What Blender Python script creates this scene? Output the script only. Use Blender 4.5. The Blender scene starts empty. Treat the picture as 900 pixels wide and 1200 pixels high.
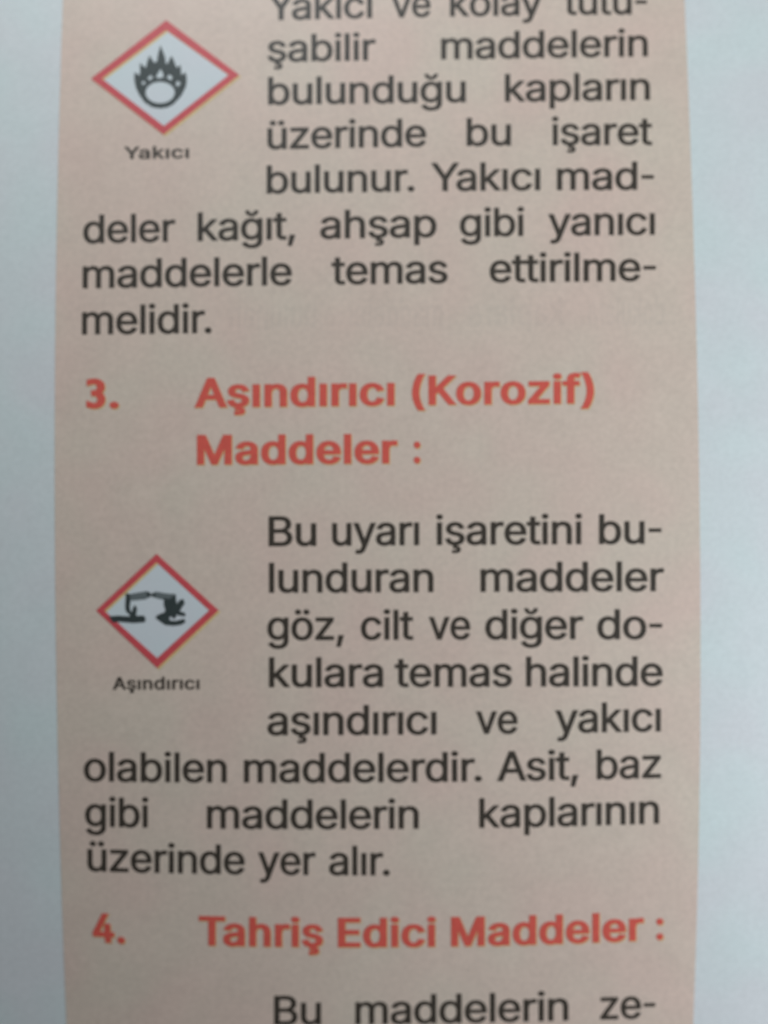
import bpy, math, random
import numpy as np
from mathutils import Vector
from mathutils.geometry import delaunay_2d_cdt

# ------------------------------------------------------------------ tuned values
FOCUS_LIFT, APERTURE = 0.009, 0.0039     # focus lies a little above the page, as in the soft photo
LAMP_A, LAMP_B = 0.64, 0.425
EDGE, CAPK = 0.9, 1.0
BOLD0, BOLD1, BOLD2, BOLD3 = (0.0135, 0.0085), (0.0285, 0.0165), (0.024, 0.013), (0.034, 0.020)
TRACK = (-0.032, -0.022, -0.010, -0.02)

scene = bpy.context.scene
C = scene.collection

# ------------------------------------------------------------------ camera
D = 0.12                    # camera height above the middle of the page (m)
U = 0.06 / 900.0            # one layout unit on the page (m): the view is 60 mm wide
cam_data = bpy.data.cameras.new("camera")
cam = bpy.data.objects.new("camera", cam_data)
C.objects.link(cam)
cam.location = (0, 0, D)
cam.rotation_euler = (0, 0, 0)
cam_data.sensor_fit = 'VERTICAL'
cam_data.sensor_height = 24.0
cam_data.lens = 24.0 * D / (1200 * U)
cam_data.clip_start = 0.002
cam_data.clip_end = 5.0
cam_data.dof.use_dof = True
cam_data.dof.focus_distance = D - FOCUS_LIFT
cam_data.dof.aperture_fstop = cam_data.lens / 1000.0 / APERTURE
cam_data.dof.aperture_fstop = max(cam_data.dof.aperture_fstop, 0.1)
scene.camera = cam

# ------------------------------------------------------------------ light
world = bpy.data.worlds.new("World")
scene.world = world
world.use_nodes = True
bg = world.node_tree.nodes["Background"]
bg.inputs[0].default_value = (0.80, 0.93, 1.0, 1)
bg.inputs[1].default_value = 0.017

def lamp(name, loc, power, color):
    l = bpy.data.lights.new(name, 'POINT')
    l.energy = power
    l.color = color
    l.shadow_soft_size = 0.025
    o = bpy.data.objects.new(name, l)
    o.location = loc
    C.objects.link(o)

lamp("window_light", (-0.03, 0.15, 0.10), LAMP_A, (0.90, 0.985, 1.03))
lamp("side_light", (0.11, -0.03, 0.065), LAMP_B, (0.90, 1.0, 1.075))

scene.view_settings.view_transform = 'Standard'
scene.view_settings.look = 'None'
scene.view_settings.exposure = 0
scene.view_settings.gamma = 1

# ------------------------------------------------------------------ materials
def new_mat(name):
    m = bpy.data.materials.new(name)
    m.use_nodes = True
    nt = m.node_tree
    b = nt.nodes["Principled BSDF"]
    b.inputs["Roughness"].default_value = 0.46
    b.inputs["Specular IOR Level"].default_value = 0.5
    return m, nt, b

def page_xyz(px, py):
    return ((px - 450) * U, -(py - 600) * U)

# fine creases pressed into the page: start, end, width, height
CREASES = [((768, 171), (812, 208), 3.0, 0.9), ((356, 1116), (384, 1136), 4.5, -0.55), ((383, 1135), (394, 1152), 4.5, -0.55), ((393, 1150), (400, 1176), 4.5, -0.55)]

def paper_mat(name, color, mottle, grain, crease=True):
    """Printed or bare paper: fibre grain, soft mottle in the tone, tiny relief."""
    m, nt, b = new_mat(name)
    N, L = nt.nodes, nt.links
    tc = N.new("ShaderNodeTexCoord")
    def noise(scale, detail, rough=0.55):
        n = N.new("ShaderNodeTexNoise")
        n.inputs["Scale"].default_value = scale
        n.inputs["Detail"].default_value = detail
        n.inputs["Roughness"].default_value = rough
        L.new(tc.outputs["Object"], n.inputs["Vector"])
        return n
    fine = noise(2600, 3)
    blot = noise(330, 2, 0.5)
    tint = noise(150, 1, 0.5)
    def centred(n, amount):          # 1 + amount * (noise - 0.5) * 2
        mr = N.new("ShaderNodeMapRange")
        mr.inputs["From Min"].default_value = 0.25
        mr.inputs["From Max"].default_value = 0.75
        mr.inputs["To Min"].default_value = 1 - amount
        mr.inputs["To Max"].default_value = 1 + amount
        L.new(n.outputs[0], mr.inputs["Value"])
        return mr
    a, c = centred(fine, grain), centred(blot, mottle)
    mu = N.new("ShaderNodeMath"); mu.operation = 'MULTIPLY'
    L.new(a.outputs[0], mu.inputs[0]); L.new(c.outputs[0], mu.inputs[1])
    # warm / cool drift of the ink
    mix = N.new("ShaderNodeMix"); mix.data_type = 'RGBA'
    w = 0.022
    mix.inputs[6].default_value = (color[0] * (1 + w), color[1] * (1 - w), color[2] * (1 - w * .4), 1)
    mix.inputs[7].default_value = (color[0] * (1 - w), color[1] * (1 + w), color[2] * (1 + w * .4), 1)
    ramp = N.new("ShaderNodeMapRange")
    ramp.inputs["From Min"].default_value = 0.3; ramp.inputs["From Max"].default_value = 0.7
    L.new(tint.outputs[0], ramp.inputs["Value"])
    L.new(ramp.outputs[0], mix.inputs[0])
    vm = N.new("ShaderNodeVectorMath"); vm.operation = 'SCALE'
    L.new(mix.outputs[2], vm.inputs[0]); L.new(mu.outputs[0], vm.inputs["Scale"])
    L.new(vm.outputs[0], b.inputs["Base Color"])
    bump = N.new("ShaderNodeBump")
    bump.inputs["Strength"].default_value = 0.35
    bump.inputs["Distance"].default_value = 0.00002
    fb = noise(1500, 4, 0.6)
    height = fb.outputs[0]
    if crease:
        for (ax, ay), (bx, by), w, amp in CREASES:
            a3, b3 = page_xyz(ax, ay), page_xyz(bx, by)
            tx, ty = b3[0] - a3[0], b3[1] - a3[1]
            ln = math.hypot(tx, ty)
            def axis(vx, vy, scale):
                dp = N.new("ShaderNodeVectorMath"); dp.operation = 'DOT_PRODUCT'
                L.new(tc.outputs["Object"], dp.inputs[0]); dp.inputs[1].default_value = (vx * scale, vy * scale, 0)
                sb = N.new("ShaderNodeMath"); sb.operation = 'SUBTRACT'
                L.new(dp.outputs["Value"], sb.inputs[0]); sb.inputs[1].default_value = (a3[0] * vx + a3[1] * vy) * scale
                return sb
            def math_node(op, a, b=None):
                k = N.new("ShaderNodeMath"); k.operation = op; k.use_clamp = False
                for i, q in enumerate((a, b)):
                    if q is None: continue
                    if isinstance(q, (int, float)): k.inputs[i].default_value = q
                    else: L.new(q.outputs[0], k.inputs[i])
                return k
            along = axis(tx / ln, ty / ln, 1 / ln)
            across = axis(-ty / ln, tx / ln, 1 / (w * U))
            side = math_node('MAXIMUM', math_node('SUBTRACT', 1.0, math_node('ABSOLUTE', across)), 0.0)
            ends = math_node('MAXIMUM', math_node('SUBTRACT', 1.0, math_node('ABSOLUTE', math_node('SUBTRACT', math_node('MULTIPLY', along, 2.0), 1.0))), 0.0)
            ends = math_node('MINIMUM', math_node('MULTIPLY', ends, 5.0), 1.0)
            ridge = math_node('MULTIPLY', math_node('MULTIPLY', side, ends), amp)
            sm = N.new("ShaderNodeMath"); sm.operation = 'ADD'
            L.new(height, sm.inputs[0]); L.new(ridge.outputs[0], sm.inputs[1])
            height = sm.outputs[0]
    L.new(height, bump.inputs["Height"])
    L.new(bump.outputs[0], b.inputs["Normal"])
    return m

def ink_mat(name, color, vary=0.06):
    m, nt, b = new_mat(name)
    N, L = nt.nodes, nt.links
    tc = N.new("ShaderNodeTexCoord")
    n = N.new("ShaderNodeTexNoise"); n.inputs["Scale"].default_value = 2200; n.inputs["Detail"].default_value = 2
    L.new(tc.outputs["Object"], n.inputs["Vector"])
    mr = N.new("ShaderNodeMapRange")
    mr.inputs["From Min"].default_value = 0.3; mr.inputs["From Max"].default_value = 0.7
    mr.inputs["To Min"].default_value = 1 - vary; mr.inputs["To Max"].default_value = 1 + vary
    L.new(n.outputs[0], mr.inputs["Value"])
    vm = N.new("ShaderNodeVectorMath"); vm.operation = 'SCALE'
    vm.inputs[0].default_value = color
    L.new(mr.outputs[0], vm.inputs["Scale"])
    L.new(vm.outputs[0], b.inputs["Base Color"])
    return m

def ghost_mat(name, color, strength):
    """Ink of the reverse side glimpsed through the paper: mostly transparent."""
    m, nt, b = new_mat(name)
    b.inputs["Base Color"].default_value = (*color, 1)
    b.inputs["Alpha"].default_value = strength
    return m

PAPER = (0.80, 0.825, 0.815)
M = {
    'paper': paper_mat("white_paper", PAPER, 0.014, 0.045),
    'panel': paper_mat("peach_ink", (0.812, 0.632, 0.522), 0.026, 0.07),
    'field': paper_mat("white_label_field", (0.77, 0.80, 0.81), 0.010, 0.012),
    'black': ink_mat("black_ink", (0.062, 0.048, 0.036)),
    'teal': ink_mat("dark_symbol_ink", (0.050, 0.062, 0.060)),
    'grey': ink_mat("grey_symbol_ink", (0.17, 0.19, 0.19)),
    'red': ink_mat("red_ink", (0.84, 0.130, 0.095)),
    'crimson': ink_mat("crimson_border_ink", (0.74, 0.10, 0.112)),
    'yellow': ink_mat("yellow_plate_ink", (0.86, 0.64, 0.28)),
    'ghost': ghost_mat("show_through_ink", (0.36, 0.42, 0.43), 0.030),
}

# ------------------------------------------------------------------ letter outlines (advance, closed curves), 1/2000 units
GLYPHS = {
    '(': (546, "178 313 178 413 178 488 186 566 201 647 216 729 237 807 263 882 289 957 319 1023 353 1078 393 1078 432 1078 472 1078 437 1008 407 934 382 856 356 779 337 702 323 627 309 551 302 480 302 413 302 353 309 291 321 229 333 167 351 101 376 32 401 -37 433 -111 472 -192 432 -192 393 -192 353 -192 296 -94 252 7 223 109 193 212"),
    ')': (546, "114 -192 74 -192 114 -109 147 -34 172 36 197 105 215 171 226 233 238 294 244 354 244 413 244 480 237 551 223 627 210 702 190 779 165 856 140 934 109 1008 74 1078 114 1078 154 1078 193 1078 227 1023 257 957 283 882 310 807 330 729 346 647 361 565 368 487 368 413 368 311 353 209 323 107 293 4 250 -95 193 -192 154 -192"),
    ',': (376, "106 -239 75 -239 95 -112 115 15 135 142 181 142 228 142 274 142 239 15 204 -112 169 -239 137 -239"),
    '-': (906, "525 489 674 489 674 451 674 413 674 376 525 376 377 376 228 376 228 413 228 451 228 489 377 489"),
    '.': (376, "216 -9 191 -9 165 -9 144 0 126 18 108 36 99 57 99 82 99 107 108 129 126 147 144 165 165 173 191 173 216 173 238 165 255 147 273 129 282 107 282 82 282 57 273 36 255 18 238 0"),
    '3': (746, "121 895 121 849 191 880 239 892 294 892 401 892 470 834 470 740 470 647 403 592 269 592 269 547 269 503 269 458 413 465 486 388 486 288 486 189 422 125 322 125 248 125 173 151 95 203 95 150 95 97 95 45 169 7 242 -13 312 -13 500 -13 633 113 633 295 633 400 588 506 486 537 579 588 616 652 616 765 616 926 498 1031 316 1031 240 1031 182 1017 121 988 121 941"),
    '4': (906, "328 211 79 211 79 246 79 282 79 317 217 550 356 784 494 1017 536 1017 579 1017 621 1017 487 789 352 560 217 332 217 330 217 327 217 325 420 325 623 325 826 325 826 287 826 249 826 211 577 211/604 0 563 0 563 81 563 162 563 242 563 259 563 276 563 292 563 407 563 521 563 635 604 635 645 635 686 635 686 423 686 212 686 0 645 0"),
    ':': (376, "216 -9 191 -9 165 -9 144 0 126 18 108 36 99 57 99 82 99 107 108 129 126 147 144 165 165 173 191 173 216 173 238 165 255 147 273 129 282 107 282 82 282 57 273 36 255 18 238 0/216 541 191 541 165 541 144 550 126 568 108 586 99 607 99 632 99 658 108 679 126 697 144 715 165 724 191 724 216 724 238 715 255 697 273 679 282 658 282 632 282 607 273 586 255 568 238 550"),
    'A': (959, "79 0 33 0 156 339 280 678 403 1017 453 1017 503 1017 552 1017 677 678 801 339 926 0 881 0 835 0 790 0 718 202 646 403 574 605 561 642 546 689 528 744 511 800 489 871 464 957 473 957 482 957 490 957 465 870 444 798 426 742 408 686 393 640 381 605 311 403 240 202 170 0 124 0/393 284 220 284 220 322 220 360 220 397 393 397 566 397 740 397 740 360 740 322 740 284 566 284"),
    'B': (912, "244 0 120 0 120 339 120 678 120 1017 241 1017 361 1017 482 1017 553 1017 611 1005 658 981 704 957 739 925 762 884 785 843 796 798 796 748 796 704 789 669 773 640 758 612 738 589 713 572 687 555 660 542 630 533 630 530 630 527 630 524 662 522 695 511 726 491 758 471 784 443 805 406 825 370 836 325 836 272 836 221 824 175 800 133 777 92 740 60 689 36 638 12 573 0 493 0 369 0/249 230 249 114 329 114 409 114 490 114 569 114 625 129 660 159 694 190 711 228 711 273 711 308 702 339 685 368 668 396 643 419 611 436 579 453 541 462 496 462 414 462 332 462 249 462 249 346/249 682 249 571 325 571 400 571 476 571 513 571 547 578 576 592 606 607 629 627 646 653 663 679 672 709 672 744 672 789 656 827 625 858 594 888 546 903 480 903 403 903 326 903 249 903 249 793"),
    'E': (837, "330 0 120 0 120 339 120 678 120 1017 328 1017 537 1017 745 1017 745 979 745 941 745 903 580 903 414 903 249 903 249 793 249 682 249 572 403 572 557 572 711 572 711 534 711 496 711 457 557 457 403 457 249 457 249 343 249 229 249 114 416 114 583 114 750 114 750 76 750 38 750 0 540 0"),
    'K': (933, "291 378 209 291 209 338 209 385 209 432 232 463 255 493 278 522 301 551 325 579 349 607 373 634 398 661 423 688 525 798 626 908 727 1017 784 1017 840 1017 897 1017 752 862 607 707 462 552 460 552 458 552 455 552 373 465/163 0 120 0 120 339 120 678 120 1017 163 1017 206 1017 249 1017 249 901 249 785 249 668 249 596 248 523 248 450 248 429 249 408 249 386 249 258 249 129 249 0 206 0/795 0 744 0 621 173 498 346 376 518 402 552 429 585 456 619 603 412 750 206 897 0 846 0"),
    'M': (1256, "161 0 120 0 120 339 120 678 120 1017 181 1017 242 1017 303 1017 387 803 471 589 554 374 560 359 567 340 575 318 582 295 590 271 598 245 607 219 615 193 623 168 630 142 637 119 643 98 634 98 624 98 615 98 621 118 628 140 636 165 643 190 652 216 660 242 668 269 676 294 684 316 692 339 699 359 705 374 787 589 870 803 953 1017 1014 1017 1075 1017 1136 1017 1136 678 1136 339 1136 0 1093 0 1051 0 1009 0 1009 194 1009 388 1009 582 1009 603 1009 627 1009 654 1009 680 1010 708 1010 737 1011 767 1012 796 1012 826 1013 856 1014 886 1014 914 1018 914 1022 914 1026 914 1016 883 1006 851 995 819 985 786 974 755 964 726 954 696 944 668 935 644 926 619 918 598 912 582 836 388 760 194 684 0 646 0 609 0 572 0 495 194 418 388 341 582 334 598 327 618 318 642 310 666 300 693 290 722 280 751 269 783 258 815 247 848 236 881 224 914 229 914 233 914 238 914 239 889 239 861 240 832 241 803 241 773 242 743 242 713 243 685 243 657 244 629 244 604 244 582 244 388 244 194 244 0 203 0"),
    'T': (897, "171 903 64 903 64 941 64 979 64 1017 320 1017 577 1017 834 1017 834 979 834 941 834 903 727 903 620 903 513 903 513 602 513 301 513 0 471 0 428 0 385 0 385 301 385 602 385 903 278 903"),
    'Y': (944, "450 0 407 0 407 139 407 278 407 417 282 617 158 817 33 1017 83 1017 132 1017 182 1017 250 908 317 798 384 689 407 653 427 618 445 584 462 551 480 510 499 461 482 461 465 461 447 461 466 511 484 552 502 586 520 620 540 654 561 689 628 798 695 908 762 1017 811 1017 861 1017 910 1017 785 817 661 617 536 417 536 278 536 139 536 0 493 0"),
    'a': (778, "363 -17 320 -17 272 -17 228 -8 189 10 149 28 118 54 95 89 72 124 61 166 61 216 61 259 69 295 86 322 103 349 126 370 155 386 184 402 216 414 251 421 286 429 321 435 356 440 402 446 439 450 467 453 496 457 517 462 531 470 544 478 551 491 551 509 551 511 551 512 551 513 551 545 545 572 533 593 521 615 504 632 480 644 456 656 426 662 391 662 355 662 324 656 298 645 272 633 251 619 235 602 219 584 207 566 200 548 161 559 121 571 82 582 100 628 125 665 157 692 189 719 226 739 266 751 306 763 347 769 388 769 415 769 445 765 478 759 511 752 542 739 572 721 601 702 625 676 645 640 664 605 673 559 673 503 673 335 673 168 673 0 633 0 593 0 553 0 553 35 553 69 553 104 550 104 548 104 545 104 536 86 523 68 504 49 485 30 461 15 431 2 400 -11/310 91 341 91 386 91 425 100 456 117 487 135 511 158 527 186 543 215 551 244 551 276 551 310 551 345 551 380 546 374 535 368 519 364 503 359 484 355 463 352 441 348 421 345 400 342 380 340 364 338 351 336 322 332 294 326 269 317 243 308 222 295 207 279 191 262 184 239 184 210 184 184 190 162 204 144 217 127 236 114 259 104 283 95"),
    'b': (849, "522 -16 459 -16 412 -16 374 -8 345 8 315 23 292 42 276 62 259 83 246 102 236 117 232 117 228 117 224 117 224 78 224 39 224 0 184 0 145 0 105 0 105 339 105 678 105 1017 146 1017 187 1017 227 1017 227 891 227 765 227 638 230 638 233 638 236 638 246 653 259 671 275 691 291 712 314 730 343 745 372 761 410 769 458 769 521 769 577 753 626 721 674 689 712 644 740 585 767 526 780 457 780 378 780 297 767 228 740 169 713 110 675 64 626 32 578 0/394 94 440 94 487 94 527 106 559 131 591 156 615 190 632 233 648 276 656 325 656 379 656 432 648 480 632 522 616 565 592 598 560 623 527 647 488 660 440 660 394 660 354 648 322 624 290 600 266 568 250 526 234 484 225 435 225 379 225 323 234 273 250 230 267 187 291 154 323 130 355 106"),
    'c': (791, "452 -16 414 -16 346 -16 285 0 234 33 182 66 141 111 112 170 83 229 68 297 68 375 68 454 83 523 112 582 141 641 182 687 234 720 285 752 346 769 414 769 452 769 487 764 520 754 553 744 583 730 610 712 637 693 660 671 680 644 699 617 714 587 723 554 684 544 645 534 606 524 600 544 592 562 581 578 570 595 556 609 540 621 524 634 505 643 484 650 463 656 440 660 414 660 364 660 323 647 290 620 257 594 233 560 217 517 201 474 193 426 193 375 193 324 201 278 217 235 233 192 257 158 290 132 323 106 364 93 414 93 440 93 464 96 485 103 506 110 525 120 541 132 558 145 572 160 583 177 595 195 603 214 608 234 648 224 687 215 726 205 716 170 702 139 682 112 663 85 640 62 612 43 585 23 555 9 521 -1 488 -11"),
    'd': (849, "437 -16 391 -16 327 -16 271 0 223 32 174 64 137 110 109 169 82 228 68 297 68 378 68 457 82 526 110 585 137 644 175 689 224 721 272 753 328 769 391 769 439 769 477 761 506 745 535 730 558 712 575 691 591 671 604 653 612 638 615 638 618 638 621 638 621 765 621 891 621 1017 662 1017 703 1017 744 1017 744 678 744 339 744 0 704 0 665 0 625 0 625 39 625 78 625 117 621 117 617 117 613 117 604 102 591 83 574 62 557 42 534 23 505 8 475 -8/362 94 409 94 455 94 494 106 526 130 558 154 582 187 599 230 615 273 623 323 623 379 623 435 615 484 599 526 583 568 559 600 527 624 495 648 455 660 409 660 361 660 321 647 289 623 257 598 233 565 217 522 201 480 193 432 193 379 193 325 201 276 217 233 234 190 258 156 290 131 323 106"),
    'e': (808, "476 -16 424 -16 350 -16 287 0 234 33 181 66 140 111 111 170 83 228 68 296 68 374 68 451 82 520 111 579 139 639 179 685 230 719 282 752 342 769 410 769 452 769 492 762 532 748 571 734 607 712 638 682 670 652 696 612 714 564 733 515 742 457 742 388 742 371 742 355 742 339 545 339 347 339 150 339 150 373 150 407 150 442 325 442 501 442 676 442 657 429 638 417 619 404 619 454 611 499 595 537 579 576 556 606 525 628 494 649 456 660 410 660 364 660 325 649 293 627 260 605 235 575 218 539 201 503 192 464 192 422 192 400 192 377 192 355 192 299 202 252 221 212 240 173 267 143 302 123 337 102 378 92 425 92 455 92 483 97 507 105 532 114 553 128 571 145 589 163 602 185 611 211 651 201 690 191 730 182 719 142 699 108 670 79 642 49 607 26 565 9 523 -8"),
    'f': (507, "308 759 456 759 456 724 456 689 456 654 308 654 161 654 13 654 13 689 13 724 13 759 161 759/202 0 161 0 161 288 161 575 161 863 161 906 171 943 191 972 211 1001 238 1023 270 1038 303 1052 338 1060 375 1060 403 1060 426 1058 445 1054 463 1050 477 1046 485 1042 475 1007 465 972 455 937 449 939 441 942 430 944 419 947 406 948 389 948 352 948 325 938 309 920 292 901 283 874 283 837 283 558 283 279 283 0 243 0"),
    'g': (850, "475 -301 414 -301 358 -301 309 -294 268 -279 226 -265 192 -245 165 -220 137 -195 116 -168 101 -139 135 -119 169 -100 203 -81 213 -97 227 -114 243 -132 259 -150 281 -164 309 -177 336 -189 371 -195 414 -195 475 -195 525 -180 564 -150 603 -121 623 -74 623 -12 623 38 623 87 623 137 619 137 616 137 612 137 603 121 590 103 573 83 557 63 534 46 505 31 475 17 437 10 390 10 329 10 274 24 225 53 177 82 138 125 110 180 82 236 68 303 68 382 68 461 82 529 110 587 138 644 176 689 225 721 273 753 329 769 392 769 439 769 478 761 507 746 536 730 559 712 576 692 593 671 606 653 615 638 619 638 623 638 626 638 626 678 626 718 626 759 666 759 705 759 745 759 745 500 745 241 745 -18 745 -84 730 -138 701 -180 671 -221 631 -252 581 -272 531 -291/363 118 410 118 456 118 495 129 527 150 559 172 583 202 600 242 616 282 625 330 625 385 625 439 617 487 600 528 584 569 560 601 528 624 496 648 457 660 410 660 362 660 323 647 290 623 258 599 234 566 217 525 201 484 193 437 193 385 193 332 201 285 217 245 234 205 259 174 291 152 323 129"),
    'h': (820, "227 498 227 453 227 302 227 151 227 0 187 0 146 0 105 0 105 339 105 678 105 1017 146 1017 187 1017 227 1017 227 870 227 722 227 575 220 575 212 575 205 575 228 645 261 694 304 724 347 754 397 769 455 769 506 769 551 758 590 737 629 716 660 684 681 642 703 599 714 545 714 481 714 320 714 160 714 0 673 0 633 0 592 0 592 157 592 314 592 470 592 530 577 576 546 609 515 642 473 658 420 658 384 658 351 650 322 635 292 619 269 596 253 565 236 535"),
    'i': (333, "146 0 105 0 105 253 105 506 105 759 146 759 187 759 227 759 227 506 227 253 227 0 187 0/191 886 167 886 144 886 124 893 108 909 91 925 83 944 83 966 83 989 91 1008 108 1024 124 1040 144 1047 167 1047 191 1047 211 1040 228 1024 244 1008 253 989 253 966 253 944 244 925 228 909 211 893"),
    'j': (333, "105 486 105 759 146 759 187 759 227 759 227 486 227 213 227 -60 228 -107 220 -147 203 -181 187 -215 162 -240 129 -258 97 -276 56 -285 8 -285 -2 -285 -11 -285 -20 -285 -20 -248 -20 -211 -20 -173 -12 -173 -4 -173 4 -173 39 -173 65 -164 81 -144 97 -124 105 -95 105 -58 105 214/190 886 167 886 143 886 123 893 107 909 90 925 82 944 82 966 82 989 90 1008 107 1024 123 1040 143 1047 167 1047 190 1047 210 1040 227 1024 244 1008 252 989 252 966 252 944 244 925 227 909 210 893"),
    'k': (761, "265 315 220 273 220 323 220 373 220 423 227 423 234 423 241 423 350 535 460 647 569 759 619 759 670 759 720 759 603 639 485 519 368 399 363 399 359 399 354 399 310 357/146 0 105 0 105 339 105 678 105 1017 146 1017 187 1017 227 1017 227 678 227 339 227 0 187 0/640 0 588 0 490 124 393 248 296 371 325 400 353 429 382 457 503 305 624 152 744 0 692 0"),
    'l': (378, "294 -5 279 -5 220 -5 176 10 148 40 119 70 105 113 105 169 105 452 105 734 105 1017 146 1017 187 1017 227 1017 227 744 227 471 227 197 227 163 232 139 240 125 249 111 266 104 292 104 305 104 314 104 321 105 327 106 333 107 339 109 347 74 354 40 361 5 351 3 338 0 323 -2 309 -4"),
    'm': (1220, "146 0 105 0 105 253 105 506 105 759 145 759 184 759 224 759 224 703 224 647 225 591 221 591 218 591 215 591 226 631 242 665 265 692 288 719 314 739 344 752 374 766 406 772 438 772 494 772 540 755 575 721 609 687 632 643 642 589 636 589 630 589 625 589 634 627 650 659 674 686 698 714 727 735 761 750 795 765 833 772 873 772 917 772 958 763 994 744 1031 724 1060 696 1081 657 1103 618 1114 569 1114 510 1114 340 1114 170 1114 0 1073 0 1032 0 991 0 991 169 991 338 991 507 991 562 976 602 945 625 914 649 878 661 837 661 803 661 773 654 748 639 723 625 704 605 691 580 677 555 671 527 671 494 671 330 671 165 671 0 630 0 589 0 548 0 548 173 548 346 548 520 548 562 534 596 506 622 478 648 442 661 399 661 369 661 341 654 315 640 289 626 268 606 252 578 235 551 227 517 227 476 227 317 227 159 227 0 187 0"),
    'n': (819, "227 498 227 453 227 302 227 151 227 0 187 0 146 0 105 0 105 253 105 506 105 759 145 759 184 759 223 759 224 697 224 636 224 575 218 575 211 575 205 575 228 645 261 694 304 724 347 754 397 769 455 769 506 769 551 758 590 737 629 716 659 684 681 642 703 599 714 545 714 481 714 320 714 160 714 0 673 0 633 0 592 0 592 157 592 314 592 470 592 530 577 576 546 609 515 642 473 658 420 658 384 658 351 650 322 635 292 619 269 596 253 565 236 535"),
    'o': (830, "484 -16 414 -16 346 -16 285 0 234 33 182 66 141 111 112 170 83 229 68 297 68 375 68 454 83 523 112 582 141 641 182 687 234 720 285 752 346 769 414 769 484 769 545 752 597 720 649 687 690 641 719 582 748 523 762 454 762 375 762 297 748 229 719 170 690 111 649 66 597 33 545 0/364 93 414 93 465 93 507 106 540 132 573 158 598 192 614 235 630 278 638 324 638 375 638 426 630 473 614 516 598 559 573 594 540 620 507 647 465 660 414 660 364 660 323 647 290 620 257 594 233 560 217 517 201 474 193 426 193 375 193 324 201 278 217 235 233 192 257 158 290 132 323 106"),
    'p': (849, "146 -285 105 -285 105 63 105 411 105 759 145 759 184 759 224 759 224 719 224 679 224 638 228 638 232 638 236 638 245 653 258 671 274 691 291 712 314 730 343 745 372 761 410 769 458 769 521 769 577 753 626 721 674 689 712 644 740 585 767 526 780 457 780 378 780 297 767 228 740 169 713 110 675 64 626 32 578 0 522 -16 459 -16 412 -16 375 -8 345 8 316 23 293 42 276 62 259 83 246 102 236 117 233 117 230 117 227 117 227 -17 227 -151 227 -285 187 -285/394 94 440 94 487 94 527 106 559 131 591 156 615 190 632 233 648 276 656 325 656 379 656 432 648 480 632 522 616 565 592 598 560 623 527 647 488 660 440 660 394 660 354 648 322 624 290 600 266 568 250 526 234 484 225 435 225 379 225 323 234 273 250 230 267 187 291 154 323 130 355 106"),
    'r': (518, "146 0 105 0 105 253 105 506 105 759 145 759 184 759 223 759 223 720 223 681 223 642 226 642 228 642 231 642 245 680 270 711 305 734 340 758 381 770 426 770 436 770 446 769 459 769 471 768 480 768 487 767 487 727 487 686 487 645 483 645 474 647 460 649 446 651 430 651 414 651 378 651 346 644 318 629 290 614 268 594 252 567 235 540 227 509 227 474 227 316 227 158 227 0 187 0"),
    's': (730, "423 -16 364 -16 312 -16 265 -9 224 7 184 22 150 45 124 76 97 106 80 144 71 188 110 197 149 205 188 213 198 171 218 140 248 121 278 101 317 91 363 91 415 91 457 102 489 125 520 147 536 174 536 206 536 232 527 254 508 271 489 289 461 302 424 310 382 320 340 330 298 340 230 356 178 382 144 416 111 451 94 494 94 548 94 591 106 630 130 663 154 696 188 722 230 741 272 760 320 769 374 769 426 769 471 761 508 745 545 729 575 707 598 678 621 650 638 617 648 580 611 571 573 563 536 554 527 583 510 609 485 631 460 654 424 665 375 665 329 665 292 655 262 634 232 613 217 586 217 554 217 526 227 504 248 487 268 469 300 456 343 446 382 437 420 428 459 419 528 402 579 377 612 343 646 309 662 265 662 213 662 168 650 129 625 94 600 60 565 33 520 13 475 -7"),
    't': (455, "276 759 408 759 408 724 408 689 408 654 276 654 145 654 13 654 13 689 13 724 13 759 145 759/130 690 130 942 170 942 211 942 252 942 252 693 252 444 252 195 252 162 259 138 272 123 286 107 308 100 341 100 348 100 358 100 370 102 382 104 394 105 404 107 411 73 419 38 426 3 414 -1 400 -4 384 -5 368 -7 352 -8 337 -8 271 -8 220 9 184 43 148 77 130 124 130 186 130 438"),
    'u': (820, "421 -10 365 -10 314 -10 269 0 230 22 191 43 160 75 138 117 116 160 105 214 105 278 105 438 105 598 105 759 146 759 187 759 227 759 227 602 227 445 227 288 227 229 243 183 274 150 305 117 347 100 400 100 437 100 469 108 498 124 527 140 550 163 567 194 584 224 592 262 592 305 592 456 592 607 592 759 633 759 673 759 714 759 714 506 714 253 714 0 675 0 635 0 596 0 596 61 596 122 596 184 602 184 608 184 615 184 591 113 557 63 514 34 471 4"),
    'v': (778, "368 0 325 0 228 253 132 506 35 759 79 759 124 759 169 759 223 609 277 460 330 310 347 264 362 219 374 174 386 128 398 84 411 42 397 42 382 42 368 42 381 84 394 128 406 174 417 219 432 264 448 310 502 460 556 609 610 759 654 759 699 759 743 759 646 506 549 253 453 0 410 0"),
    'y': (778, "102 -280 95 -277 104 -242 114 -207 123 -171 130 -173 136 -174 143 -175 166 -180 188 -181 208 -178 227 -174 245 -164 260 -148 276 -131 290 -106 301 -71 309 -48 317 -25 325 -3 228 251 132 505 35 759 79 759 124 759 169 759 223 609 277 460 330 310 347 264 362 219 374 173 385 128 398 84 411 42 396 42 382 42 367 42 380 84 393 128 405 174 417 219 432 264 448 310 502 460 556 609 610 759 655 759 699 759 743 759 631 467 520 175 408 -116 393 -156 374 -188 353 -214 332 -240 307 -259 279 -271 250 -284 219 -290 183 -290 163 -290 145 -289 129 -286 114 -283"),
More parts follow.
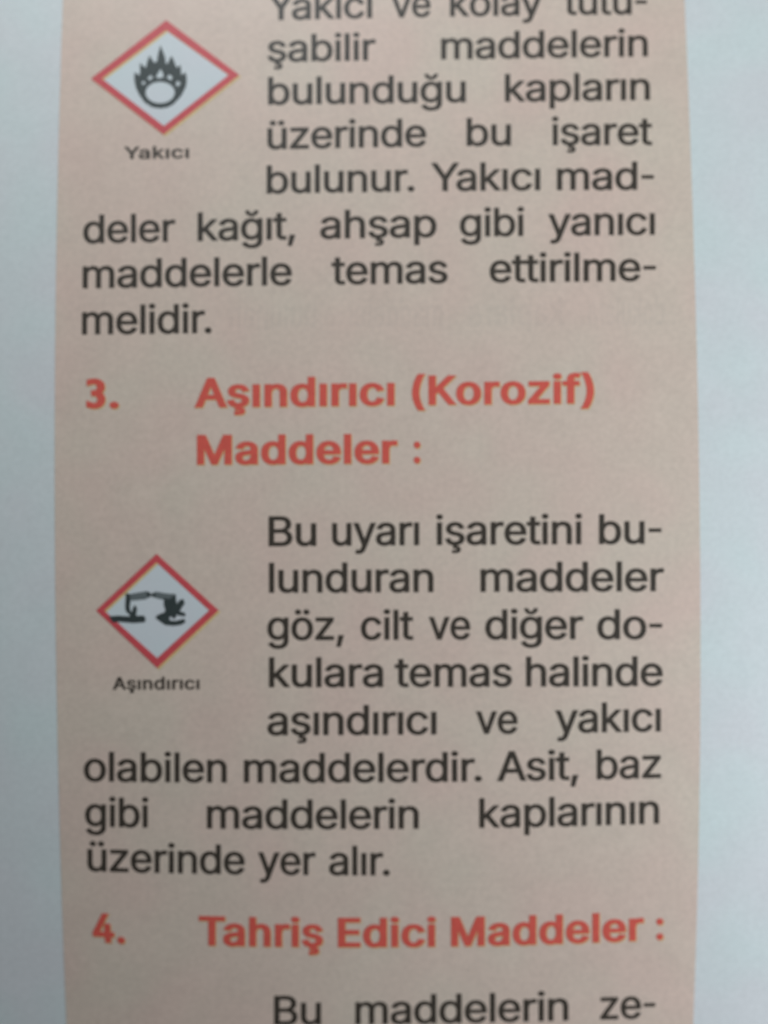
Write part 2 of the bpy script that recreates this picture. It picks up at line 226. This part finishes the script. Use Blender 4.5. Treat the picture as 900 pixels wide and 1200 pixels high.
    'z': (761, "281 0 83 0 83 30 83 61 83 91 225 274 366 457 508 639 508 641 508 644 508 646 371 646 233 646 96 646 96 684 96 721 96 759 285 759 475 759 665 759 665 726 665 694 665 662 527 481 390 301 252 120 252 118 252 115 252 113 394 113 536 113 677 113 677 75 677 38 677 0 479 0"),
    'ç': (791, "452 -16 414 -16 346 -16 285 0 234 33 182 66 141 111 112 170 83 229 68 297 68 375 68 454 83 523 112 582 141 641 182 687 234 720 285 752 346 769 414 769 452 769 487 764 520 754 553 744 583 730 610 712 637 693 660 671 680 644 699 617 714 587 723 554 684 544 645 534 606 524 600 544 592 562 581 578 570 595 556 609 540 621 524 634 505 643 484 650 463 656 440 660 414 660 364 660 323 647 290 620 257 594 233 560 217 517 201 474 193 426 193 375 193 324 201 278 217 235 233 192 257 158 290 132 323 106 364 93 414 93 440 93 464 96 485 103 506 110 525 120 541 132 558 145 572 160 583 177 595 195 603 214 608 234 648 224 687 215 726 205 716 170 702 139 682 112 663 85 640 62 612 43 585 23 555 9 521 -1 488 -11/366 -285 339 -285 339 -262 339 -238 339 -214 366 -214 392 -214 419 -214 444 -214 462 -210 471 -204 481 -197 486 -186 486 -169 486 -152 481 -141 471 -134 462 -128 444 -124 419 -124 401 -124 382 -124 363 -124 370 -72 377 -20 384 33 405 33 427 33 449 33 449 22 449 11 449 0 449 -20 449 -39 449 -59 493 -61 525 -70 546 -88 567 -106 578 -133 578 -169 578 -209 565 -239 539 -257 513 -276 474 -285 420 -285 393 -285"),
    'ö': (830, "484 -16 414 -16 346 -16 285 0 234 33 182 66 141 111 112 170 83 229 68 297 68 375 68 454 83 523 112 582 141 641 182 687 234 720 285 752 346 769 414 769 484 769 545 752 597 720 649 687 690 641 719 582 748 523 762 454 762 375 762 297 748 229 719 170 690 111 649 66 597 33 545 0/364 93 414 93 465 93 507 106 540 132 573 158 598 192 614 235 630 278 638 324 638 375 638 426 630 473 614 516 598 559 573 594 540 620 507 647 465 660 414 660 364 660 323 647 290 620 257 594 233 560 217 517 201 474 193 426 193 375 193 324 201 278 217 235 233 192 257 158 290 132 323 106/581 886 559 886 536 886 517 893 501 909 485 925 477 944 477 966 477 989 485 1008 501 1023 517 1039 536 1047 559 1047 581 1047 600 1039 616 1023 631 1008 639 989 639 966 639 944 631 925 616 909 600 893/293 886 271 886 249 886 230 893 214 909 198 925 190 944 190 966 190 989 198 1008 214 1023 230 1039 249 1047 271 1047 293 1047 312 1039 328 1023 344 1008 352 989 352 966 352 944 344 925 328 909 312 893"),
    'ü': (820, "421 -10 365 -10 314 -10 269 0 230 22 191 43 160 75 138 117 116 160 105 214 105 278 105 438 105 598 105 759 146 759 187 759 227 759 227 602 227 445 227 288 227 229 243 183 274 150 305 117 347 100 400 100 437 100 469 108 498 124 527 140 550 163 567 194 584 224 592 262 592 305 592 456 592 607 592 759 633 759 673 759 714 759 714 506 714 253 714 0 675 0 635 0 596 0 596 61 596 122 596 184 602 184 608 184 615 184 591 113 557 63 514 34 471 4/576 886 554 886 531 886 512 893 496 909 480 925 473 944 473 966 473 989 480 1008 496 1023 512 1039 531 1047 554 1047 576 1047 595 1039 611 1023 626 1008 634 989 634 966 634 944 626 925 611 909 595 893/289 886 266 886 244 886 225 893 209 909 193 925 185 944 185 966 185 989 193 1008 209 1023 225 1039 244 1047 266 1047 289 1047 308 1039 323 1023 339 1008 347 989 347 966 347 944 339 925 323 909 308 893"),
    'ğ': (850, "475 -301 414 -301 358 -301 309 -294 268 -279 226 -265 192 -245 165 -220 137 -195 116 -168 101 -139 135 -119 169 -100 203 -81 213 -97 227 -114 243 -132 259 -150 281 -164 309 -177 336 -189 371 -195 414 -195 475 -195 525 -180 564 -150 603 -121 623 -74 623 -12 623 38 623 87 623 137 619 137 616 137 612 137 603 121 590 103 573 83 557 63 534 46 505 31 475 17 437 10 390 10 329 10 274 24 225 53 177 82 138 125 110 180 82 236 68 303 68 382 68 461 82 529 110 587 138 644 176 689 225 721 273 753 329 769 392 769 439 769 478 761 507 746 536 730 559 712 576 692 593 671 606 653 615 638 619 638 623 638 626 638 626 678 626 718 626 759 666 759 705 759 745 759 745 500 745 241 745 -18 745 -84 730 -138 701 -180 671 -221 631 -252 581 -272 531 -291/363 118 410 118 456 118 495 129 527 150 559 172 583 202 600 242 616 282 625 330 625 385 625 439 617 487 600 528 584 569 560 601 528 624 496 648 457 660 410 660 362 660 323 647 290 623 258 599 234 566 217 525 201 484 193 437 193 385 193 332 201 285 217 245 234 205 259 174 291 152 323 129/446 866 409 866 372 866 339 874 309 891 280 909 256 932 238 961 221 990 212 1023 212 1058 241 1058 271 1058 301 1058 301 1027 311 1002 332 982 352 962 378 953 409 953 440 953 466 962 487 982 507 1002 517 1027 517 1058 547 1058 577 1058 607 1058 607 1023 598 991 581 961 563 932 540 909 510 892 480 874"),
    'ı': (333, "146 0 105 0 105 253 105 506 105 759 146 759 187 759 227 759 227 506 227 253 227 0 187 0"),
    'ş': (730, "423 -16 364 -16 312 -16 265 -9 224 7 184 22 150 45 124 76 97 106 80 144 71 188 110 197 149 205 188 213 198 171 218 140 248 121 278 101 317 91 363 91 415 91 457 102 489 125 520 147 536 174 536 206 536 232 527 254 508 271 489 289 461 302 424 310 382 320 340 330 298 340 230 356 178 382 144 416 111 451 94 494 94 548 94 591 106 630 130 663 154 696 188 722 230 741 272 760 320 769 374 769 426 769 471 761 508 745 545 729 575 707 598 678 621 650 638 617 648 580 611 571 573 563 536 554 527 583 510 609 485 631 460 654 424 665 375 665 329 665 292 655 262 634 232 613 217 586 217 554 217 526 227 504 248 487 268 469 300 456 343 446 382 437 420 428 459 419 528 402 579 377 612 343 646 309 662 265 662 213 662 168 650 129 625 94 600 60 565 33 520 13 475 -7/322 -285 295 -285 295 -262 295 -238 295 -214 322 -214 349 -214 376 -214 401 -214 418 -210 428 -204 438 -197 442 -186 442 -169 442 -152 438 -141 428 -134 418 -128 401 -124 376 -124 357 -124 338 -124 320 -124 326 -72 333 -20 340 33 362 33 383 33 405 33 405 22 405 11 405 0 405 -20 405 -39 405 -59 449 -61 482 -70 503 -88 524 -106 534 -133 534 -169 534 -209 521 -239 495 -257 470 -276 430 -285 376 -285 349 -285"),
}

# ------------------------------------------------------------------ the bent sheet
def sheet_height(px, py):
    """Height of the page over z = 0; it bulges up in the middle, sinks to top, bottom and left."""
    v = (py - 620) / 600.0
    z = -0.0027 * v * v / (1 + 0.10 * v * v)
    u = min(px - 450, 0) / 450.0
    return z - 0.0006 * u * u

def on_page(px, py, lift=0.0):
    h = sheet_height(px, py)
    k = (D - h) / D
    return Vector(((px - 450) * U * k, -(py - 600) * U * k, h + lift))

def link(name, verts, faces, mat, parent=None, label=None, smooth=True):
    me = bpy.data.meshes.new(name)
    me.from_pydata([tuple(v) for v in verts], [], faces)
    me.materials.append(M[mat])
    if smooth:
        for p in me.polygons: p.use_smooth = True
    o = bpy.data.objects.new(name, me)
    C.objects.link(o)
    if parent is not None: o.parent = parent
    if label: o['label'] = label
    return o

def grid(nx, ny, f):
    vs = [f(i / nx, j / ny) for j in range(ny + 1) for i in range(nx + 1)]
    fs = [(j * (nx + 1) + i, (j + 1) * (nx + 1) + i, (j + 1) * (nx + 1) + i + 1, j * (nx + 1) + i + 1)
          for j in range(ny) for i in range(nx)]
    return vs, fs

# page sheet: top and bottom face plus rim, 0.1 mm thick
X0, X1, Y0, Y1 = -420, 1320, -620, 1820
NX, NY = 116, 162
top, tf = grid(NX, NY, lambda a, b: on_page(X0 + (X1 - X0) * a, Y0 + (Y1 - Y0) * b))
n = len(top)
bot = [v - Vector((0, 0, 1e-4)) for v in top]
bf = [tuple(n + i for i in reversed(f)) for f in tf]
ring = ([i for i in range(NX + 1)] + [(j * (NX + 1) + NX) for j in range(1, NY + 1)]
        + [NY * (NX + 1) + i for i in range(NX - 1, -1, -1)] + [j * (NX + 1) for j in range(NY - 1, 0, -1)])
rim = [(ring[i], ring[(i + 1) % len(ring)], n + ring[(i + 1) % len(ring)], n + ring[i]) for i in range(len(ring))]
page = link("textbook_page", top + bot, tf + bf + rim, 'paper')
page['label'] = "white textbook page with a peach printed column of safety text and hazard signs"
page['category'] = "book page"

# peach column printed on the page
ly = [0, 150, 300, 450, 600, 750, 900, 1050, 1200]
lx = [73.5, 69.5, 66.5, 64.5, 63.5, 65, 69, 73, 77.5]
ry = [0, 200, 300, 400, 620, 760, 900, 1050, 1200]
rx = [802.5, 809, 814, 816.7, 820, 821, 820, 817, 812.5]
lfit, rfit = np.polyfit(ly, lx, 3), np.polyfit(ry, rx, 3)
def edge(fit, y):
    yc = min(max(y, -40), 1240)
    return float(np.polyval(fit, yc) + np.polyval(np.polyder(fit), yc) * (y - yc) * 0.6)
PY0, PY1 = -500, 1700
def panel_pt(a, b):
    y = PY0 + (PY1 - PY0) * b
    l, r = edge(lfit, y), edge(rfit, y)
    return on_page(l + (r - l) * a, y, 1.5e-5)
v, f = grid(60, 160, panel_pt)
panel = link("text_panel", v, f, 'panel', page)
panel['label'] = "peach coloured printed column running down the page"

# ------------------------------------------------------------------ filled outlines
def bez(p0, p1, p2, p3, n):
    out = []
    for i in range(n):
        t = i / n; s = 1 - t
        out.append((s**3*p0[0] + 3*s*s*t*p1[0] + 3*s*t*t*p2[0] + t**3*p3[0],
                    s**3*p0[1] + 3*s*s*t*p1[1] + 3*s*t*t*p2[1] + t**3*p3[1]))
    return out

def winding(pt, loops):
    w = 0; x, y = pt
    for L in loops:
        for i in range(len(L)):
            (x0, y0), (x1, y1) = L[i - 1], L[i]
            if (y0 <= y) != (y1 <= y):
                if x0 + (y - y0) * (x1 - x0) / (y1 - y0) > x:
                    w += 1 if y1 > y0 else -1
    return w

def fill(loops, even_odd=False):
    """Triangulate closed outlines (non-zero rule, so overlapping strokes merge)."""
    vs, es = [], []
    for L in loops:
        b = len(vs); n = len(L)
        vs += [Vector(p) for p in L]
        es += [(b + i, b + (i + 1) % n) for i in range(n)]
    ov, oe, of, *_ = delaunay_2d_cdt(vs, es, [], 0, 1e-6)
    keep = []
    for t in of:
        cx = sum(ov[i].x for i in t) / len(t); cy = sum(ov[i].y for i in t) / len(t)
        w = winding((cx, cy), loops)
        if (w % 2) if even_odd else w: keep.append(tuple(t))
    return [(p.x, p.y) for p in ov], keep

CAP, XH, STEM0, STEM1 = 0.50871, 0.37931, 0.05258, 0.11369
ASC = set("bdfhklBAEKMTY34()")
def offset_loop(L, dx, dy):
    n = len(L); out = []
    for i in range(n):
        (ax, ay), (bx, by), (cx, cy) = L[i - 1], L[i], L[(i + 1) % n]
        e0 = Vector((bx - ax, by - ay)); e1 = Vector((cx - bx, cy - by))
        if e0.length < 1e-9 or e1.length < 1e-9:
            out.append((bx, by)); continue
        e0.normalize(); e1.normalize()
        n0 = Vector((-e0.y, e0.x)); n1 = Vector((-e1.y, e1.x))   # left side
        m = n0 + n1
        if m.length < 0.3: m = n0
        else: m = m / max(m.length_squared / 2, 0.6)
        out.append((bx + m.x * dx, by + m.y * dy))
    return out

_cache = {}
def glyph(ch, bold):
    key = (ch, bold)
    if key in _cache: return _cache[key]
    if ch == 'l':
        adv = 0.1665
        loops = [[(STEM0, 0), (STEM0, CAP), (STEM1, CAP), (STEM1, 0)]]
    elif ch == '-':
        adv = 0.26
        loops = [[(.052, .206), (.052, .256), (.232, .256), (.232, .206)]]
    else:
        adv, data = GLYPHS[ch]
        adv /= 2000
        loops = []
        for s in data.split('/'):
            q = [int(k) / 2000 for k in s.split()]
            pts = [((q[i], q[i+1]), (q[i+2], q[i+3]), (q[i+4], q[i+5])) for i in range(0, len(q), 6)]
            L = []
            for i in range(len(pts)):
                a, b = pts[i], pts[(i + 1) % len(pts)]
                straight = abs((a[2][0]-a[1][0])*(b[1][1]-a[1][1]) - (a[2][1]-a[1][1])*(b[1][0]-a[1][0])) < 2e-6 and \
                           abs((b[0][0]-a[1][0])*(b[1][1]-a[1][1]) - (b[0][1]-a[1][1])*(b[1][0]-a[1][0])) < 2e-6
                L += bez(a[1], a[2], b[0], b[1], 1 if straight else 5)
            L = [p for i, p in enumerate(L) if math.hypot(p[0]-L[i-1][0], p[1]-L[i-1][1]) > 1e-5]
            loops.append(L)
    def area(L): return sum(L[i-1][0]*L[i][1] - L[i][0]*L[i-1][1] for i in range(len(L))) / 2
    big = max(loops, key=lambda L: abs(area(L)))
    sgn = 1 if area(big) < 0 else -1          # outward is left of a clockwise loop
    dx, dy = BOLD[bold]
    if dx:
        loops = [offset_loop(L, dx * sgn, dy * sgn) for L in loops]
        k = CAP / (CAP + 2 * dy)
        loops = [[(x, (y + dy) * k) for x, y in L] for L in loops]
        adv += 1.55 * dx
        loops = [[(x + .78 * dx, y) for x, y in L] for L in loops]
    # a slightly larger x-height, ascenders kept at cap height
    def ym(y):
        if ch in "BAEKMTY34().,:-" or y <= 0: return y
        return y * XS if y <= XH else XH * XS + (y - XH) * (CAP - XH * XS) / (CAP - XH)
    loops = [[(x, ym(y)) for x, y in L] for L in loops]
    _cache[key] = (adv, fill(loops), min(p[0] for L in loops for p in L), max(p[0] for L in loops for p in L))
    return _cache[key]

BOLD = {0: BOLD0, 1: BOLD1, 2: BOLD2, 3: BOLD3}
XS = 1.005
KERN = {('Y','a'): -.055, ('T','a'): -.06, ('A','ş'): -.01, ('A','s'): -.01, ('r','.'): -.03, ('a','y'): -.008,
        ('y','a'): -.008, ('r','d'): -.006, ('K','o'): -.015}

def cap_height(y):
    return float(np.interp(y, [0, 70, 280, 390, 640, 900, 1000, 1200], [32.0, 32.3, 33.6, 34.6, 35.3, 35.2, 34.8, 34.6])) * CAPK

def set_word(text, x0, x1, base, cap, bold, mirror=False, lean=0.0):
    """Glyph faces of one word, set between two ink edges; base(x) is its baseline."""
    pos, cur, ink0, ink1 = [], 0.0, None, None
    prev = None
    for ch in text:
        adv, tri, mn, mx = glyph(ch, bold)
        cur += KERN.get((prev, ch), 0)
        pos.append((cur, tri))
        if ink0 is None: ink0 = cur + mn
        ink1 = cur + mx
        cur += adv + TRACK[bold]; prev = ch
    x0 += EDGE; x1 -= EDGE
    sx = (x1 - x0) / (ink1 - ink0)
    sy = cap / CAP
    V, F = [], []
    for off, (tv, tfc) in pos:
        b = len(V)
        for gx, gy in tv:
            x = x0 + (off + gx - ink0) * sx
            if mirror: x = x0 + x1 - x
            V.append((x + lean * gy * sy, base(x) - gy * sy))
        F += [tuple(b + i for i in t) for t in tfc]
    return V, F

def baseline(words):
    xs, ys = [], []
    for w in words:
        xs += [w[1], w[2]]; ys += [w[3], w[4]]
    deg = 2 if len(words) >= 3 else 1
    c = np.polyfit(xs, ys, deg)
    return lambda x: float(np.polyval(c, x)) - 0.6

def text_object(name, words, mat, lift, parent, bold=0, shift=(0, 0), label=None, capk=1.0, mirror=False, lean=0.0, cap=None):
    base = baseline(words)
    V, F = [], []
    for w in words:
        y = (w[3] + w[4]) / 2
        v, f = set_word(w[0], w[1], w[2], base, cap or cap_height(y) * capk, bold, mirror, lean)
        b = len(V); V += v; F += [tuple(b + i for i in t) for t in f]
    P = [on_page(x + shift[0], y + shift[1], lift) for x, y in V]
    # faces look up
    G = []
    for t in F:
        a, b, c = P[t[0]], P[t[1]], P[t[2]]
        G.append(t if (b - a).cross(c - a).z > 0 else tuple(reversed(t)))
    return link(name, P, G, mat, parent, label, smooth=False)

# ------------------------------------------------------------------ the printed text
LINES = [
    [("Yakıcı",312.6,437,24.5,22.6),("ve",458,505.5,21,20.6),("kolay",526.4,636.7,19.8,19.0),("tutu-",660,759,18.2,17.6)],
    [("şabilir",312.5,441,73.9,71.7),("maddelerin",516,760,69.4,67.2)],
    [("bulunduğu",313.3,546.7,124,120.2),("kapların",590.8,762.5,119.6,118.4)],
    [("üzerinde",312.5,500.5,176,172.4),("bu",546,599.7,171.8,171.4),("işaret",646,765.5,171,170.6)],
    [("bulunur.",311.7,486.7,227.8,225),("Yakıcı",504,634,224.6,224),("mad-",651.7,767.2,223.6,223)],
    [("deler",96.7,206.4,285.8,284.4),("kağıt,",230.8,347.2,283.2,281.2),("ahşap",374.4,512.5,280.6,279),("gibi",538,615,278,277),("yanıcı",641.4,768.3,276.8,276.2)],
    [("maddelerle",96,343,338.6,335.5),("temas",387.5,525.5,334.2,332.5),("ettirilme-",572.8,769.4,331.4,330)],
    [("melidir.",95.3,249,392.8,391)],
    [("Bu",313.9,371.7,641,640.4),("uyarı",388.3,492.2,640.2,639.8),("işaretini",510.3,683,639.4,638.4),("bu-",701,776,638.3,638)],
    [("lunduran",314.4,508.9,695.4,694.6),("maddeler",562.2,778.9,694.2,693.6)],
    [("göz,",312.5,404.2,751,750.8),("cilt",422,485.6,750.6,750.4),("ve",501.4,552,750.2,750),("diğer",567.8,684.4,749.8,749.8),("do-",699,777,749.8,749.8)],
    [("kulara",314.4,450,806,805.8),("temas",461.7,601,805.6,805.3),("halinde",615.6,777.5,805.2,804.6)],
    [("aşındırıcı",312.5,512.5,862.2,861.4),("ve",556.7,607.5,860.8,860.4),("yakıcı",649.7,775.3,859.4,857.8)],
    [("olabilen",97.5,266.7,916.4,917.4),("maddelerdir.",285,565.6,917.6,916.6),("Asit,",581.7,678.9,916,915),("baz",698.3,775.6,913.6,912)],
    [("gibi",98.9,175,969.2,970.4),("maddelerin",241.7,491.7,971.4,972.0),("kaplarının",560.8,773.3,970.6,965.8)],
    [("üzerinde",101.7,287.8,1021.6,1025),("yer",301.4,370.8,1025.6,1026.2),("alır.",384.7,457.8,1026.4,1026.4)],
    [("Bu",320.4,377.3,1202,1201.4),("maddelerin",415.6,667,1201,1197),("ze-",702.5,769,1195,1193.6)],
]
for words in LINES:
    text_object("text_line", words, 'black', 3.2e-5, page, 0,
                label="line of black sans serif text reading " + " ".join(w[0] for w in words))

YS = (1.0, 1.1)      # the yellow plate is printed a hair to the lower right
def heading(parts, label):
    """Red bold heading line on a slightly shifted yellow underprint."""
    h = text_object("heading", parts, 'red', 4.2e-5, page, 1, label=label)
    text_object("yellow_underprint", parts, 'yellow', 2.8e-5, h, 1, shift=YS)
    return h
def number(w, lean, label):
    h = text_object("heading_number", [w], 'red', 4.2e-5, page, 3, label=label, lean=lean)
    text_object("yellow_underprint", [w], 'yellow', 2.8e-5, h, 3, shift=YS, lean=lean)

number(("3.",100,140.3,479.4,479.4), 0.0, "red bold number 3 before the upper heading")
heading([("Aşındırıcı",227,463.3,478.5,476.0),("(Korozif)",482,697,475.6,473.4)], "red bold heading line reading Aşındırıcı (Korozif)")
heading([("Maddeler",230,466.7,545.4,543.9),(":",484,493.6,543.7,543.4)], "red bold heading line reading Maddeler :")
number(("4.",108.6,148,1104.4,1106.6), -0.06, "red bold number 4 before the lower heading")
heading([("Tahriş",232.2,379.7,1108.5,1110.3),("Edici",395.3,511.7,1110.4,1110.4),("Maddeler",527.8,755.3,1109.6,1102.6),(":",768.2,778.3,1102.2,1101.6)],
        "red bold heading line reading Tahriş Edici Maddeler :")

# ------------------------------------------------------------------ hazard signs
def lerp(a, b, t): return (a[0] + (b[0]-a[0])*t, a[1] + (b[1]-a[1])*t)
def diamond_ring(outer, inner, shift, lift, n=16):
    V, F = [], []
    for k in range(4):
        for i in range(n):
            t = i / n
            o = lerp(outer[k], outer[(k+1) % 4], t); q = lerp(inner[k], inner[(k+1) % 4], t)
            V += [on_page(o[0]+shift[0], o[1]+shift[1], lift), on_page(q[0]+shift[0], q[1]+shift[1], lift)]
    m = 4 * n
    for i in range(m):
        j = (i + 1) % m
        F.append((2*i, 2*i+1, 2*j+1, 2*j))
    return V, F
def diamond_field(c, lift, n=20):
    def f(a, b):
        p = lerp(lerp(c[0], c[3], b), lerp(c[1], c[2], b), a)
        return on_page(p[0], p[1], lift)
    return grid(n, n, f)
def outline(name, groups, mat, lift, parent, even_odd=False, label=None):
    V, F = [], []
    for loops in groups:
        v, f = fill(loops, even_odd)
        b = len(V); V += v; F += [tuple(b + i for i in t) for t in f]
    P = [on_page(x, y, lift) for x, y in V]
    G = []
    for t in F:
        a, b, c = P[t[0]], P[t[1]], P[t[2]]
        G.append(t if (b-a).cross(c-a).z > 0 else tuple(reversed(t)))
    return link(name, P, G, mat, parent, label, smooth=False)
def smooth_loop(pts, n=4):
    """Closed Catmull-Rom curve."""
    out = []; m = len(pts)
    for i in range(m):
        p0, p1, p2, p3 = pts[i-1], pts[i], pts[(i+1) % m], pts[(i+2) % m]
        for k in range(n):
            t = k / n
            out.append(tuple(0.5*((2*p1[d]) + (-p0[d]+p2[d])*t + (2*p0[d]-5*p1[d]+4*p2[d]-p3[d])*t*t + (-p0[d]+3*p1[d]-3*p2[d]+p3[d])*t**3) for d in (0, 1)))
    return out
def sign(outer, inner, label):
    """Corners run left, bottom, right, top."""
    v, f = diamond_ring(outer, inner, (0, 0), 4.2e-5)
    s = link("hazard_sign", v, f, 'crimson', page, label, smooth=False)
    v, f = diamond_ring(outer, inner, (1.9, 2.0), 3.4e-5)
    link("yellow_underprint", v, f, 'yellow', s, smooth=False)
    mid = [lerp(o, q, .5) for o, q in zip(outer, inner)]
    v, f = diamond_field(mid, 2.6e-5)
    link("white_field", v, f, 'field', s)
    return s

s1 = sign([(106.8,92.4),(191.8,158),(280.5,88),(195,23.8)], [(119.8,92.2),(192.2,147.8),(268,88),(195,35.6)],
          "red bordered diamond sign with a flame over a circle")
q = lambda pts: [(150 + x/11.25, 45 + y/11.25) for x, y in pts]
flame = q([(430,92),(452,150),(490,245),(500,335),(528,330),(552,270),(575,232),(600,280),(625,345),(642,388),(670,370),(692,348),(700,400),(703,482),(730,470),(757,445),(772,500),(776,570),(762,640),(710,745),(665,800),(600,868),(520,910),(430,924),(320,908),(220,845),(150,745),(106,655),(86,560),(84,500),(90,448),(122,470),(158,488),(160,400),(158,322),(190,355),(236,390),(250,330),(268,268),(287,225),(312,268),(347,322),(384,305),(396,215)])
ell = q([(425 + 192*math.cos(a), 715 + 143*math.sin(a)) for a in [i*math.tau/36 for i in range(36)]])
drops = [q([(432,402),(462,460),(472,510),(420,528),(368,515),(395,460)]), q([(300,482),(330,515),(296,556),(255,530)]),
         q([(545,474),(592,512),(566,556),(512,520)]), q([(207,558),(236,590),(205,616),(176,588)]), q([(660,556),(696,600),(652,642),(630,596)])]
outline("flame_symbol", [[flame, ell] + drops], 'teal', 4.8e-5, s1, even_odd=True)

s2 = sign([(112.8,715.5),(184.4,782.9),(256.4,715.2),(183.7,649)], [(122.6,715.6),(184.4,771.2),(245.2,715.3),(183.6,659.0)],
          "red bordered diamond sign with liquid poured on a surface and a hand")
q = lambda pts: [(120 + x/8.18, 680 + y/8.18) for x, y in pts]
tubes = [[q([(250,135),(300,126),(420,104),(440,112),(440,165),(415,182),(330,190),(262,196)])],
         [q([(490,118),(520,108),(600,124),(706,132),(700,190),(600,190),(520,172),(490,160)])]]
outline("test_tubes", tubes, 'grey', 4.6e-5, s2)
dark = [[q([(226,122),(266,132),(270,200),(264,268),(276,300),(288,296),(296,254),(320,240),(334,272),(328,312),(324,340),(400,338),(418,370),(406,402),(300,410),(160,398),(100,408),(62,346),(150,338),(262,346),(262,326),(232,306),(220,268)])],
        [q([(424,102),(464,120),(464,160),(430,166)])], [q([(470,128),(508,118),(508,166),(472,154)])],
        [q([(592,168),(640,180),(684,150),(706,140),(712,226),(748,184),(780,182),(790,222),(752,278),(742,296),(792,310),(800,344),(750,342),(712,330),(708,352),(682,372),(664,346),(640,356),(650,384),(700,390),(786,368),(798,402),(756,426),(690,436),(606,430),(562,400),(510,362),(530,332),(594,308),(606,290),(590,240)])]]
outline("pouring_symbol", dark, 'teal', 4.8e-5, s2)

text_object("sign_caption", [("Yakıcı",144.3,222.4,187.2,186)], 'black', 3.2e-5, page, 2, cap=14.6, label="small black caption reading Yakıcı under the flame sign")
text_object("sign_caption", [("Aşındırıcı",131.2,234.7,808.8,808.4)], 'black', 3.2e-5, page, 2, cap=14.8, label="small black caption reading Aşındırıcı under the corrosive sign")

# faint print of the reverse side, mirrored, between the two paragraphs
text_object("show_through_print", [("bulunan",268,372,386,386),("maddeler",404,520,384,384),("kaplara",548,660,383,383),("dokulara",688,780,382,382)],
            'ghost', 2.2e-5, page, 1, mirror=True, label="faint mirrored print showing through from the reverse side")
